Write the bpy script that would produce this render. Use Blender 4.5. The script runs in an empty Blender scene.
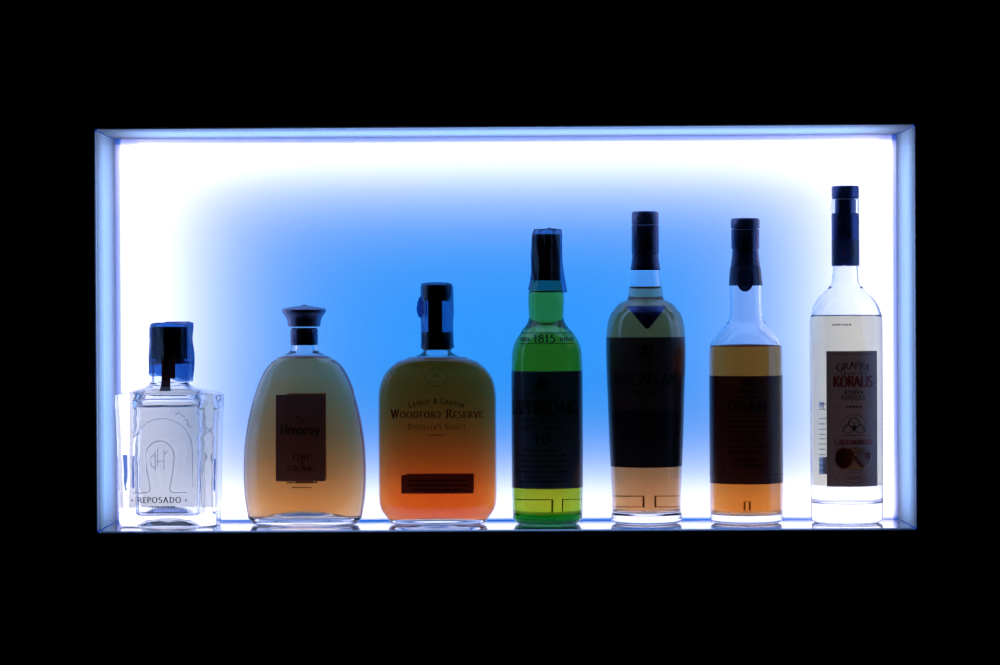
import bpy, math, random
import numpy as np
from mathutils import Vector, Matrix

random.seed(7)
rng = np.random.RandomState(7)
sc = bpy.context.scene
COL = sc.collection
PI = math.pi

# ------------------------------------------------------------------ camera geometry
D = 2.83            # camera to the front plane of the niche
NICHE_D = 0.130     # depth of the niche
VPX, VPY = 534.0, 315.0
CAMX, CAMZ = 0.034, 0.0175
FLOOR_Z = CAMZ - 0.215
ROLL = math.radians(0.28)


def kk(y):
    return (D + y) / D / 1000.0


def px_x(px, y):
    return CAMX + (px - VPX) * kk(y)


# ------------------------------------------------------------------ nodes / materials
def new_mat(name):
    m = bpy.data.materials.new(name)
    m.use_nodes = True
    nt = m.node_tree
    nt.nodes.clear()
    out = nt.nodes.new('ShaderNodeOutputMaterial')
    return m, nt, out


def principled(name, col, rough=0.4, metal=0.0, spec=0.5, coat=0.0, noise=0.0, nscale=300.0, ior=1.5):
    m, nt, out = new_mat(name)
    b = nt.nodes.new('ShaderNodeBsdfPrincipled')
    b.inputs['Base Color'].default_value = (*col, 1)
    b.inputs['Roughness'].default_value = rough
    b.inputs['Metallic'].default_value = metal
    b.inputs['Specular IOR Level'].default_value = spec
    b.inputs['Coat Weight'].default_value = coat
    b.inputs['IOR'].default_value = ior
    if noise:
        tc = nt.nodes.new('ShaderNodeTexCoord')
        n = nt.nodes.new('ShaderNodeTexNoise')
        n.inputs['Scale'].default_value = nscale
        n.inputs['Detail'].default_value = 3
        nt.links.new(tc.outputs['Object'], n.inputs['Vector'])
        bp = nt.nodes.new('ShaderNodeBump')
        bp.inputs['Strength'].default_value = noise
        bp.inputs['Distance'].default_value = 0.0006
        nt.links.new(n.outputs['Fac'], bp.inputs['Height'])
        nt.links.new(bp.outputs['Normal'], b.inputs['Normal'])
        mr = nt.nodes.new('ShaderNodeMapRange')
        mr.inputs['To Min'].default_value = max(0.02, rough - 0.1)
        mr.inputs['To Max'].default_value = min(1, rough + 0.12)
        nt.links.new(n.outputs['Fac'], mr.inputs['Value'])
        nt.links.new(mr.outputs['Result'], b.inputs['Roughness'])
    nt.links.new(b.outputs[0], out.inputs['Surface'])
    return m


def glass(name, col=(1, 1, 1), ior=1.5, wave=0.0, wscale=60.0):
    m, nt, out = new_mat(name)
    b = nt.nodes.new('ShaderNodeBsdfGlass')
    b.inputs['Color'].default_value = (*col, 1)
    b.inputs['Roughness'].default_value = 0.0
    b.inputs['IOR'].default_value = ior
    if wave:
        tc = nt.nodes.new('ShaderNodeTexCoord')
        mp = nt.nodes.new('ShaderNodeMapping')
        mp.inputs['Scale'].default_value = (1, 1, 0.55)
        n = nt.nodes.new('ShaderNodeTexNoise')
        n.inputs['Scale'].default_value = wscale
        n.inputs['Detail'].default_value = 1.0
        nt.links.new(tc.outputs['Object'], mp.inputs['Vector'])
        nt.links.new(mp.outputs['Vector'], n.inputs['Vector'])
        bp = nt.nodes.new('ShaderNodeBump')
        bp.inputs['Strength'].default_value = wave
        bp.inputs['Distance'].default_value = 0.002
        nt.links.new(n.outputs['Fac'], bp.inputs['Height'])
        nt.links.new(bp.outputs['Normal'], b.inputs['Normal'])
    nt.links.new(b.outputs[0], out.inputs['Surface'])
    return m


def liquid(name, T, L=0.062, ior=1.36, haze=0.0, hcol=(1, .72, .38)):
    """clear liquid that absorbs light: T is the transmittance over L metres"""
    m, nt, out = new_mat(name)
    b = nt.nodes.new('ShaderNodeBsdfGlass')
    b.inputs['Color'].default_value = (1, 1, 1, 1)
    b.inputs['Roughness'].default_value = 0.0
    b.inputs['IOR'].default_value = ior
    nt.links.new(b.outputs[0], out.inputs['Surface'])
    s = [-math.log(max(t, 1e-4)) / L for t in T]
    dens = max(max(s), 1e-3)
    v = nt.nodes.new('ShaderNodeVolumeAbsorption')
    v.inputs['Density'].default_value = dens
    v.inputs['Color'].default_value = (*[1 - q / dens for q in s], 1)
    if haze:
        vs = nt.nodes.new('ShaderNodeVolumeScatter')
        vs.inputs['Density'].default_value = haze
        vs.inputs['Color'].default_value = (*hcol, 1)
        av = nt.nodes.new('ShaderNodeAddShader')
        nt.links.new(v.outputs[0], av.inputs[0])
        nt.links.new(vs.outputs[0], av.inputs[1])
        nt.links.new(av.outputs[0], out.inputs['Volume'])
    else:
        nt.links.new(v.outputs[0], out.inputs['Volume'])
    return m


def paper(name, refl, trans, grain=0.25, gscale=500.0, rough=0.32, gloss=0.03):
    """printed paper: reflects a little, lets a little light through"""
    m, nt, out = new_mat(name)
    d = nt.nodes.new('ShaderNodeBsdfDiffuse')
    t = nt.nodes.new('ShaderNodeBsdfTranslucent')
    d.inputs['Color'].default_value = (*refl, 1)
    tc = nt.nodes.new('ShaderNodeTexCoord')
    n = nt.nodes.new('ShaderNodeTexNoise')
    n.inputs['Scale'].default_value = gscale
    n.inputs['Detail'].default_value = 4
    nt.links.new(tc.outputs['Object'], n.inputs['Vector'])
    mx = nt.nodes.new('ShaderNodeMixRGB')
    mx.inputs[1].default_value = (*[c * (1 - grain) for c in trans], 1)
    mx.inputs[2].default_value = (*[min(1, c * (1 + grain)) for c in trans], 1)
    nt.links.new(n.outputs['Fac'], mx.inputs[0])
    nt.links.new(mx.outputs[0], t.inputs['Color'])
    a = nt.nodes.new('ShaderNodeAddShader')
    nt.links.new(d.outputs[0], a.inputs[0])
    nt.links.new(t.outputs[0], a.inputs[1])
    last = a.outputs[0]
    if gloss:
        g = nt.nodes.new('ShaderNodeBsdfGlossy')
        g.inputs['Roughness'].default_value = rough
        ms = nt.nodes.new('ShaderNodeMixShader')
        fr = nt.nodes.new('ShaderNodeFresnel')
        fr.inputs['IOR'].default_value = 1.3 + 8 * gloss
        nt.links.new(fr.outputs[0], ms.inputs[0])
        nt.links.new(last, ms.inputs[1])
        nt.links.new(g.outputs[0], ms.inputs[2])
        last = ms.outputs[0]
    nt.links.new(last, out.inputs['Surface'])
    return m


def film(name, tint, gloss=0.12):
    m, nt, out = new_mat(name)
    t = nt.nodes.new('ShaderNodeBsdfTransparent')
    t.inputs['Color'].default_value = (*tint, 1)
    g = nt.nodes.new('ShaderNodeBsdfGlossy')
    g.inputs['Roughness'].default_value = 0.15
    lw = nt.nodes.new('ShaderNodeLayerWeight')
    lw.inputs['Blend'].default_value = 0.25
    mr = nt.nodes.new('ShaderNodeMapRange')
    mr.inputs['To Min'].default_value = 0.03
    mr.inputs['To Max'].default_value = gloss * 3
    nt.links.new(lw.outputs['Fresnel'], mr.inputs['Value'])
    ms = nt.nodes.new('ShaderNodeMixShader')
    nt.links.new(mr.outputs['Result'], ms.inputs[0])
    nt.links.new(t.outputs[0], ms.inputs[1])
    nt.links.new(g.outputs[0], ms.inputs[2])
    nt.links.new(ms.outputs[0], out.inputs['Surface'])
    return m


def opal(name, trans=0.72, refl=0.10, gloss=0.06, rough=0.12):
    """opal acrylic: the frosted face that scatters the light behind it"""
    m, nt, out = new_mat(name)
    t = nt.nodes.new('ShaderNodeBsdfTranslucent')
    t.inputs['Color'].default_value = (trans, trans, trans, 1)
    d = nt.nodes.new('ShaderNodeBsdfDiffuse')
    d.inputs['Color'].default_value = (refl, refl, refl, 1)
    a = nt.nodes.new('ShaderNodeAddShader')
    nt.links.new(t.outputs[0], a.inputs[0])
    nt.links.new(d.outputs[0], a.inputs[1])
    g = nt.nodes.new('ShaderNodeBsdfGlossy')
    g.inputs['Roughness'].default_value = rough
    fr = nt.nodes.new('ShaderNodeFresnel')
    fr.inputs['IOR'].default_value = 1.49
    ma = nt.nodes.new('ShaderNodeMath')
    ma.operation = 'MULTIPLY'
    ma.inputs[1].default_value = gloss / 0.06
    nt.links.new(fr.outputs[0], ma.inputs[0])
    ms = nt.nodes.new('ShaderNodeMixShader')
    nt.links.new(ma.outputs[0], ms.inputs[0])
    nt.links.new(a.outputs[0], ms.inputs[1])
    nt.links.new(g.outputs[0], ms.inputs[2])
    nt.links.new(ms.outputs[0], out.inputs['Surface'])
    return m


def clear_sheet(name):
    m, nt, out = new_mat(name)
    t = nt.nodes.new('ShaderNodeBsdfTransparent')
    nt.links.new(t.outputs[0], out.inputs['Surface'])
    return m


# ------------------------------------------------------------------ object helpers
def link(name, me, mat=None, parent=None, label=None, smooth=True):
    o = bpy.data.objects.new(name, me)
    COL.objects.link(o)
    if mat is not None:
        for q in (mat if isinstance(mat, (list, tuple)) else [mat]):
            me.materials.append(q)
    if parent is not None:
        o.parent = parent
    if label:
        o['label'] = label
    if smooth and len(me.polygons):
        me.polygons.foreach_set('use_smooth', np.ones(len(me.polygons), dtype=bool))
    me.update()
    return o


def raw_mesh(name, verts, faces):
    me = bpy.data.meshes.new(name)
    me.from_pydata([tuple(map(float, v)) for v in verts], [], [tuple(map(int, f)) for f in faces])
    me.update()
    return me


def empty(name, loc, label, cat, group=None):
    o = bpy.data.objects.new(name, None)
    COL.objects.link(o)
    o.empty_display_size = 0.02
    o.location = loc
    o['label'] = label
    o['category'] = cat
    if group:
        o['group'] = group
    return o


def box_mesh(name, x0, x1, y0, y1, z0, z1, facemat=None):
    v = [(x0, y0, z0), (x1, y0, z0), (x1, y1, z0), (x0, y1, z0), (x0, y0, z1), (x1, y0, z1), (x1, y1, z1), (x0, y1, z1)]
    f = [(0, 3, 2, 1), (4, 5, 6, 7), (0, 1, 5, 4), (1, 2, 6, 5), (2, 3, 7, 6), (3, 0, 4, 7)]
    me = raw_mesh(name, v, f)   # faces: 0 bottom, 1 top, 2 front(-y), 3 right(+x), 4 back(+y), 5 left(-x)
    if facemat:
        for i, mi in enumerate(facemat):
            me.polygons[i].material_index = mi
    return me


def pchip(xs, ys, xq):
    xs = np.asarray(xs, float)
    ys = np.asarray(ys, float)
    h = np.diff(xs)
    dl = np.diff(ys) / h
    m = np.zeros(len(xs))
    for i in range(1, len(xs) - 1):
        if dl[i - 1] * dl[i] > 0:
            w1 = 2 * h[i] + h[i - 1]
            w2 = h[i] + 2 * h[i - 1]
            m[i] = (w1 + w2) / (w1 / dl[i - 1] + w2 / dl[i])
    m[0], m[-1] = dl[0], dl[-1]
    xq = np.clip(np.asarray(xq, float), xs[0], xs[-1])
    i = np.clip(np.searchsorted(xs, xq) - 1, 0, len(xs) - 2)
    t = (xq - xs[i]) / h[i]
    h00 = 2 * t**3 - 3 * t**2 + 1
    h10 = t**3 - 2 * t**2 + t
    h01 = -2 * t**3 + 3 * t**2
    h11 = t**3 - t**2
    return h00 * ys[i] + h10 * h[i] * m[i] + h01 * ys[i + 1] + h11 * h[i] * m[i + 1]


def rings_mesh(name, rings, segs, n_of=None, close_start=True, close_end=True, loop=False):
    """rings: list of (z, hx, hy, n); stacked super-ellipses joined into one surface"""
    th = np.arange(segs) / segs * 2 * PI
    c, s = np.cos(th), np.sin(th)
    V = []
    for (z, hx, hy, n) in rings:
        r = 1.0 / (np.abs(c)**n + np.abs(s)**n)**(1.0 / n)
        V.append(np.stack([hx * r * c, hy * r * s, np.full(segs, z)], 1))
    V = np.concatenate(V, 0)
    nr = len(rings)
    idx = np.arange(nr * segs).reshape(nr, segs)
    a = idx[:-1]
    b = idx[1:]
    F = np.stack([a, np.roll(a, -1, 1), np.roll(b, -1, 1), b], -1).reshape(-1, 4)
    faces = F.tolist()
    verts = V.tolist()
    if close_start:
        verts.append((0, 0, rings[0][0]))
        k = len(verts) - 1
        for j in range(segs):
            faces.append((k, (j + 1) % segs, j))
    if close_end:
        verts.append((0, 0, rings[-1][0]))
        k = len(verts) - 1
        o = (nr - 1) * segs
        for j in range(segs):
            faces.append((k, o + j, o + (j + 1) % segs))
    me = bpy.data.meshes.new(name)
    me.from_pydata(verts, [], faces)
    me.update()
    return me


# ------------------------------------------------------------------ lettering: a small serif stroke font
def arc(cx, cy, rx, ry, a0, a1, n=10):
    return [(cx + rx * math.cos(math.radians(a0 + (a1 - a0) * i / n)), cy + ry * math.sin(math.radians(a0 + (a1 - a0) * i / n))) for i in range(n + 1)]


GL = {
    'A': (.78, [[(.06, 0), (.39, 1)], [(.39, 1), (.72, 0)], [(.18, .36), (.6, .36)]]),
    'B': (.64, [[(.14, 0), (.14, 1)], [(.14, 1)] + arc(.3, .76, .26, .24, 90, -90) + [(.14, .52)], [(.14, .52)] + arc(.32, .26, .3, .26, 90, -90) + [(.14, 0)]]),
    'C': (.74, [arc(.42, .5, .36, .5, 48, 312, 16)]),
    'D': (.78, [[(.14, 0), (.14, 1)], [(.14, 1)] + arc(.3, .5, .4, .5, 90, -90, 14) + [(.14, 0)]]),
    'E': (.6, [[(.14, 0), (.14, 1)], [(.14, .98), (.54, .98), (.54, .84)], [(.14, .52), (.44, .52)], [(.14, .02), (.56, .02), (.56, .18)]]),
    'F': (.56, [[(.14, 0), (.14, 1)], [(.14, .98), (.54, .98), (.54, .82)], [(.14, .5), (.42, .5)]]),
    'G': (.8, [arc(.42, .5, .36, .5, 48, 330, 16), [(.7, .02), (.7, .42)], [(.54, .42), (.8, .42)]]),
    'H': (.82, [[(.14, 0), (.14, 1)], [(.68, 0), (.68, 1)], [(.14, .5), (.68, .5)]]),
    'I': (.32, [[(.16, 0), (.16, 1)]]),
    'J': (.42, [[(.26, 1), (.26, .2)] + arc(.12, .16, .14, .16, 0, -120, 6)]),
    'K': (.76, [[(.14, 0), (.14, 1)], [(.14, .42), (.66, 1)], [(.28, .56), (.72, 0)]]),
    'L': (.6, [[(.14, 0), (.14, 1)], [(.14, .02), (.56, .02), (.56, .2)]]),
    'M': (.96, [[(.12, 0), (.14, 1)], [(.14, 1), (.46, .04)], [(.46, .04), (.8, 1)], [(.8, 1), (.84, 0)]]),
    'N': (.84, [[(.14, 0), (.14, 1)], [(.14, 1), (.7, 0)], [(.7, 0), (.7, 1)]]),
    'O': (.84, [arc(.42, .5, .36, .5, 0, 360, 20)]),
    'P': (.62, [[(.14, 0), (.14, 1)], [(.14, .98)] + arc(.3, .72, .28, .26, 90, -90) + [(.14, .46)]]),
    'Q': (.84, [arc(.42, .5, .36, .5, 0, 360, 20), [(.44, .2), (.78, -.14)]]),
    'R': (.7, [[(.14, 0), (.14, 1)], [(.14, .98)] + arc(.3, .74, .26, .24, 90, -90) + [(.14, .5)], [(.34, .5), (.68, 0)]]),
    'S': (.56, [arc(.28, .75, .2, .25, 30, 250, 10) + arc(.28, .26, .22, .26, 80, -150, 10)]),
    'T': (.68, [[(.34, 0), (.34, 1)], [(.04, .82), (.04, .98), (.64, .98), (.64, .82)]]),
    'U': (.8, [[(.14, 1), (.14, .3)] + arc(.4, .3, .26, .3, 180, 360, 10) + [(.66, 1)]]),
    'V': (.76, [[(.06, 1), (.38, 0)], [(.38, 0), (.7, 1)]]),
    'W': (1.08, [[(.06, 1), (.32, 0)], [(.32, 0), (.54, 1)], [(.54, 1), (.78, 0)], [(.78, 0), (1.02, 1)]]),
    'X': (.74, [[(.08, 1), (.66, 0)], [(.66, 1), (.08, 0)]]),
    'Y': (.72, [[(.06, 1), (.36, .48)], [(.66, 1), (.36, .48)], [(.36, .48), (.36, 0)]]),
    'Z': (.66, [[(.08, .98), (.58, .98)], [(.58, .98), (.08, .02)], [(.08, .02), (.6, .02)]]),
    '0': (.6, [arc(.3, .5, .23, .5, 0, 360, 18)]),
    '1': (.4, [[(.22, 0), (.22, 1)], [(.06, .84), (.22, 1)]]),
    '2': (.58, [arc(.28, .74, .22, .26, 160, -40, 10) + [(.08, .03), (.52, .03)]]),
    '5': (.56, [[(.48, .97), (.14, .97), (.12, .56)], arc(.26, .32, .24, .32, 130, -140, 12)]),
    '8': (.58, [arc(.29, .76, .19, .24, 0, 360, 14), arc(.29, .27, .23, .27, 0, 360, 14)]),
    '&': (.8, [[(.76, .5), (.5, .06)] + arc(.3, .25, .24, .25, -60, -240, 8) + arc(.36, .8, .16, .2, -30, 200, 8) + [(.74, 0)]]),
    "'": (.2, [[(.1, 1), (.1, .76)]]),
    '.': (.24, [[(.1, 0), (.1, .1)]]),
    '-': (.4, [[(.08, .42), (.32, .42)]]),
    '*': (.3, [[(.14, .4), (.14, .52)]]),
    'h': (.56, [[(.12, 0), (.12, 1.05)], [(.12, .5)] + arc(.29, .44, .17, .2, 120, 0, 6) + [(.46, 0)]]),
    'e': (.5, [[(.07, .34), (.43, .34)] + arc(.25, .32, .19, .32, 5, 310, 14)]),
    'n': (.56, [[(.12, 0), (.12, .64)], [(.12, .5)] + arc(.29, .44, .17, .2, 120, 0, 6) + [(.46, 0)]]),
    's': (.42, [arc(.2, .49, .14, .16, 30, 250, 8) + arc(.2, .16, .16, .17, 80, -150, 8)]),
    'y': (.52, [[(.06, .64), (.27, .02)], [(.47, .64), (.2, -.2), (.04, -.26)]]),
}
NO_SERIF = set("COGSQ&'.-*es0825")


class Ink:
    """flat ink shapes in label coordinates (u to the right, v up), later wrapped on a surface"""
    def __init__(self):
        self.v, self.f = [], []

    def quad(self, p):
        i = len(self.v)
        self.v += p
        self.f.append((i, i + 1, i + 2, i + 3))

    def rect(self, u0, u1, v0, v1, step=4.0):
        n = max(1, int(math.ceil((u1 - u0) / step)))
        m = max(1, int(math.ceil((v1 - v0) / step)))
        for a in range(n):
            for b in range(m):
                x0, x1 = u0 + (u1 - u0) * a / n, u0 + (u1 - u0) * (a + 1) / n
                y0, y1 = v0 + (v1 - v0) * b / m, v0 + (v1 - v0) * (b + 1) / m
                self.quad([(x0, y0), (x1, y0), (x1, y1), (x0, y1)])

    def stroke(self, pts, w_of, step=3.0):
        q = [pts[0]]
        for a, b in zip(pts[:-1], pts[1:]):
            L = math.hypot(b[0] - a[0], b[1] - a[1])
            n = max(1, int(L / step))
            for i in range(1, n + 1):
                q.append((a[0] + (b[0] - a[0]) * i / n, a[1] + (b[1] - a[1]) * i / n))
        L_, R_ = [], []
        for i, p in enumerate(q):
            a = q[max(0, i - 1)]
            b = q[min(len(q) - 1, i + 1)]
            dx, dy = b[0] - a[0], b[1] - a[1]
            l = math.hypot(dx, dy) or 1
            dx, dy = dx / l, dy / l
            w = w_of(dx, dy) / 2
            L_.append((p[0] - dy * w, p[1] + dx * w))
            R_.append((p[0] + dy * w, p[1] - dx * w))
        for i in range(len(q) - 1):
            self.quad([R_[i], R_[i + 1], L_[i + 1], L_[i]])

    def line(self, pts, w):
        self.stroke(pts, lambda a, b: w)

    def disc(self, cu, cv, ru, rv, n=24):
        i = len(self.v)
        self.v.append((cu, cv))
        for k in range(n):
            self.v.append((cu + ru * math.cos(2 * PI * k / n), cv + rv * math.sin(2 * PI * k / n)))
        for k in range(n):
            self.f.append((i, i + 1 + k, i + 1 + (k + 1) % n))

    def text(self, s, cu, v, h, width=None, bold=0.15, thin=0.06, sp=0.06, arch=0.0, small=None, serif=True, gap=0.35):
        """s centred on cu with its baseline at v, cap height h; arch > 0 bends it into a rainbow; small scales lower-case as small caps"""
        items, x = [], 0.0
        for ch in s:
            if ch == ' ':
                x += gap
                continue
            sc_ = 1.0
            c = ch
            if small and ch.islower():
                sc_ = small
                c = ch.upper()
            if c not in GL:
                x += gap
                continue
            w, st = GL[c]
            items.append((x, sc_, c))
            x += (w + sp) * sc_
        total = max(x - sp, .01)
        sx = h if width is None else width / total

        def place(px_, py_):
            u = (px_ - total / 2) * sx
            vv = py_ * h
            if arch:
                R = arch
                a = u / R
                return (cu + (R + vv) * math.sin(a), v + (R + vv) * math.cos(a) - R)
            return (cu + u, vv + v)

        for x0, q, c in items:
            w, st = GL[c]
            for s_ in st:
                pts = [place(x0 + p[0] * q, p[1] * q) for p in s_]
                hh = h * q

                def wf(dx, dy, hh=hh):
                    return hh * (thin + (bold - thin) * min(1.0, abs(dy) ** 1.5 + (0.25 if dx * dy < 0 else 0) * abs(dx * dy)))
                self.stroke(pts, wf, step=max(hh * .3, .8))
                if serif and c not in NO_SERIF:
                    for p, o in ((s_[0], s_[1]), (s_[-1], s_[-2])):
                        if abs(p[1] - o[1]) > .4 and (p[1] < .02 or p[1] > .98 or (c in 'hn' and .6 < p[1] < .7)):
                            y_ = p[1] * q
                            a = place(x0 + (p[0] - .13) * q, y_)
                            b = place(x0 + (p[0] + .13) * q, y_)
                            self.line([a, b], hh * .055)
        return total * sx

    def dashes(self, cu, v, width, h, seed=0, lo=1.2, hi=4.5, gap=.8):
        """a line of print too small to read"""
        r = random.Random(seed)
        u = cu - width / 2
        end = cu + width / 2
        while u < end - lo:
            w = min(r.uniform(lo, hi), end - u)
            self.rect(u, u + w, v, v + h * r.uniform(.7, 1), step=5)
            u += w + gap * r.uniform(.7, 1.5)

    def ring(self, cu, cv, ru, rv, w, a0=0, a1=360, n=40):
        self.line(arc(cu, cv, ru, rv, a0, a1, n), w)


# ------------------------------------------------------------------ bottles
class Bottle:
    """one bottle: outline rows from the photograph in millimetre-like pixels, turned into a closed glass shell at its own depth"""

    def __init__(self, kind, cx, base_row, rows, yb, label, aspect=1.0, n=2.0, segs=160, step=1.0):
        self.k = kk(yb)
        self.yb = yb
        self.base = base_row
        self.cx = cx
        self.aspect, self.n = aspect, n
        rows = sorted([(base_row - r, hw) for r, hw in rows])
        self.h = np.array([r[0] for r in rows], float)
        self.w = np.array([r[1] for r in rows], float)
        self.segs = segs
        self.step = step
        self.root = empty(kind, (px_x(cx, yb), yb, FLOOR_Z + 0.0003), label, 'bottle', 'bottles lined up on the lit shelf')

    # aspect and n may be numbers or functions of the height
    def asp(self, h):
        return self.aspect(h) if callable(self.aspect) else self.aspect

    def nn(self, h):
        return self.n(h) if callable(self.n) else self.n

    def hw(self, h):
        return float(pchip(self.h, self.w, [h])[0])

    def ring(self, h, dw=0.0, w=None, hy=None):
        ww = self.hw(h) if w is None else w
        yy = (ww * self.asp(h)) if hy is None else hy
        return (h * self.k, max(.02, (ww + dw)) * self.k, max(.02, (yy + dw)) * self.k, self.nn(h))

    def shell(self, mat, wall=2.2, floor=8.0, dome=4.0, punt=4.0, foot=0.86, inner=None, top=None, name='glass_body'):
        """outer surface from the punt over the foot, up to the lip and down the inside"""
        htop = self.h[-1] if top is None else top
        R = []
        w0, y0 = self.w[0], self.w[0] * self.asp(0)
        for t in np.linspace(0.02, 1, 14):                      # punt
            q = t * foot
            R.append(((punt * (1 - t * t) + .15) * self.k, q * w0 * self.k, q * y0 * self.k, self.nn(0)))
        for a in np.linspace(0, 1, 5)[1:-1]:                    # foot ring
            q = foot + (1 - foot) * a
            R.append(((0.0 + 1.2 * max(0, a - .3) ** 2) * self.k, q * w0 * self.k, q * y0 * self.k, self.nn(0)))
        hs = np.arange(1.2, htop, self.step)
        for h in hs:
            R.append(self.ring(h))
        R.append(self.ring(htop, -.5))
        self.inner = inner or (lambda h: (self.hw(h) - wall, self.hw(h) * self.asp(h) - wall))
        self.floor, self.dome = floor, dome
        for h in np.arange(htop, floor + 4.0, -1.0):
            wi, yi = self.inner(h)
            R.append((h * self.k, wi * self.k, yi * self.k, self.nn(h)))
        R += self.bottom_rings(0.0)[::-1]
        me = rings_mesh(name, R, self.segs)
        self.glass = link(name, me, mat, self.root)
        return self.glass

    def bottom_rings(self, grow):
        """inner floor: from the domed middle out to the wall"""
        wi, yi = self.inner(self.floor + 4.0)
        out = []
        for t in np.linspace(.02, 1, 16):
            z = self.floor + self.dome * (1 - t ** 2) + 4.0 * max(0.0, 1 - math.sqrt(max(0, 1 - max(0, (t - .86) / .14) ** 2)))
            out.append(((z - grow) * self.k, (wi * t + grow * t) * self.k, (yi * t + grow * t) * self.k, self.nn(self.floor)))
        return out

    def fill(self, mat, level_row, grow=.18, name='liquid'):
        lv = self.base - level_row
        R = self.bottom_rings(grow)
        for h in np.arange(self.floor + 5.0, lv - .6, 1.0):
            wi, yi = self.inner(h)
            R.append((h * self.k, (wi + grow) * self.k, (yi + grow) * self.k, self.nn(h)))
        wi, yi = self.inner(lv)
        R.append(((lv + 1.7) * self.k, (wi + grow) * self.k, (yi + grow) * self.k, self.nn(lv)))     # meniscus creeps up the wall
        for t, dz in ((.985, .8), (.965, .2), (.94, -.2), (.90, -.5), (.84, -.64), (.6, -.68), (.3, -.68), (.05, -.68)):
            R.append(((lv + dz) * self.k, wi * t * self.k, yi * t * self.k, self.nn(lv)))
        return link(name, rings_mesh(name, R, self.segs), mat, self.root)

    def turned(self, name, rows, mat, top_dome=0.6, parent=None, segs=64, asp=1.0, n=2.0, bottom_open=False, wob=0.0):
        """solid of revolution from (row, half width), used for caps, corks and capsules"""
        rows = sorted([(self.base - r, w) for r, w in rows])
        R = [(rows[0][0] * self.k, .05 * self.k, .05 * asp * self.k, n)]
        for h, w in rows:
            R.append((h * self.k, w * self.k, w * asp * self.k, n))
        h, w = rows[-1]
        for t in (.97, .9, .7, .4, .1):
            R.append(((h + top_dome * (1 - t * t)) * self.k, w * t * self.k, w * t * asp * self.k, n))
        me = rings_mesh(name, R, segs)
        o = link(name, me, mat, parent or self.root)
        me.polygons.foreach_set('use_smooth', np.ones(len(me.polygons), dtype=bool))
        md = o.modifiers.new('edge', 'EDGE_SPLIT')
        md.split_angle = math.radians(38)
        return o

    def film_sleeve(self, name, rows, mat, parent=None, wrinkle=.9, ripple=9, cxoff=0.0, seed=1, cap=True, skirt=0.0, fin=0.0):
        """loose shrink film: a thin crumpled sleeve with an uneven hem"""
        r = np.random.RandomState(seed)
        rows = sorted([(self.base - a, w) for a, w in rows])
        hs = np.linspace(rows[0][0], rows[-1][0], 40)
        ws = np.interp(hs, [a for a, _ in rows], [b for _, b in rows])
        segs = 96
        th = np.arange(segs) / segs * 2 * PI
        ph = r.uniform(0, 6.28, 8)
        V = []
        for i, (h, w) in enumerate(zip(hs, ws)):
            f = i / 39.0
            rad = w + wrinkle * (.5 * np.sin(ripple * th + ph[0] + 2.2 * f) + .35 * np.sin(5 * th + ph[1] - 3 * f) + .3 * np.sin(17 * th + ph[2] + 7 * f) * np.sin(9 * f + ph[3]))
            rad = rad + fin * np.exp(-((np.angle(np.exp(1j * (th - .12)))) / .16) ** 2) * (.8 + .35 * math.sin(7 * f + ph[4]))
            hem = skirt * (1 - f) ** 3 * (np.cos(th) * .9 + .3 * np.sin(4 * th + ph[5]))
            V.append(np.stack([(rad * np.cos(th) + cxoff), rad * np.sin(th) * .96, h - hem + (wrinkle * .6 * np.sin(3 * th + ph[6]) if i == 39 else 0)], 1))
        if cap:
            for t in (.8, .5, .2, .02):
                base = V[39].copy()
                base[:, 0] = (base[:, 0] - cxoff) * t + cxoff
                base[:, 1] *= t
                base[:, 2] = base[:, 2] + 1.2 * (1 - t) + (.6 + wrinkle * .8) * np.sin(4 * th + ph[7]) * t
                V.append(base)
        nr = len(V)
        V = np.concatenate(V, 0) * self.k
        idx = np.arange(nr * segs).reshape(nr, segs)
        a, b = idx[:-1], idx[1:]
        F = np.stack([a, np.roll(a, -1, 1), np.roll(b, -1, 1), b], -1).reshape(-1, 4)
        return link(name, raw_mesh(name, V, F), mat, parent or self.root)

    # surface coordinates: u = pixels to the right of the bottle's middle measured along the front surface, row = image row
    def surf(self, u, row, off=.25, back=False, wrap=True, turn=0.0):
        h = self.base - row
        if wrap:                                    # round bottle: u is an arc length on the body
            w = self.hw(h) + off
            a = (u + turn) / max(self.hw(h), 1)
            x, y = w * math.sin(a), -w * math.cos(a)
        else:                                       # flask: straight projection on the front
            w = self.hw(h)
            n = self.nn(h)
            q = min(.999, abs(u) / w)
            y = -(w * self.asp(h)) * (1 - q ** n) ** (1 / n) - off
            x = u
        if back:
            y = -y
        return (x * self.k, y * self.k, h * self.k)

    def label(self, name, u0, u1, r0, r1, mat, off=.25, back=False, wrap=True, turn=0.0, step=1.5, shape=None, parent=None, text=None):
        nu = max(2, int((u1 - u0) / step))
        nv = max(2, int((r1 - r0) / (step * 2)))
        V, F = [], []
        for j in range(nv + 1):
            for i in range(nu + 1):
                u = u0 + (u1 - u0) * i / nu
                r = r0 + (r1 - r0) * j / nv
                if shape:
                    u, r = shape(i / nu, j / nv, u, r)
                V.append(self.surf(u, r, off, back, wrap, turn))
        for j in range(nv):
            for i in range(nu):
                a = j * (nu + 1) + i
                q = (a, a + nu + 1, a + nu + 2, a + 1)
                F.append(q[::-1] if back else q)
        return link(name, raw_mesh(name, V, F), mat, parent or self.root, text)

    def print_(self, name, ink, mat, off=.42, back=False, wrap=True, turn=0.0, parent=None, ref=None):
        """ink given with v measured upward from row 'ref' (default the bottle's base row)"""
        ref = self.base if ref is None else ref
        V = [self.surf(u, ref - v, off, back, wrap, turn) for u, v in ink.v]
        F = [f[::-1] if back else f for f in ink.f]
        return link(name, raw_mesh(name, V, F), mat, parent or self.root, smooth=False)


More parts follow.
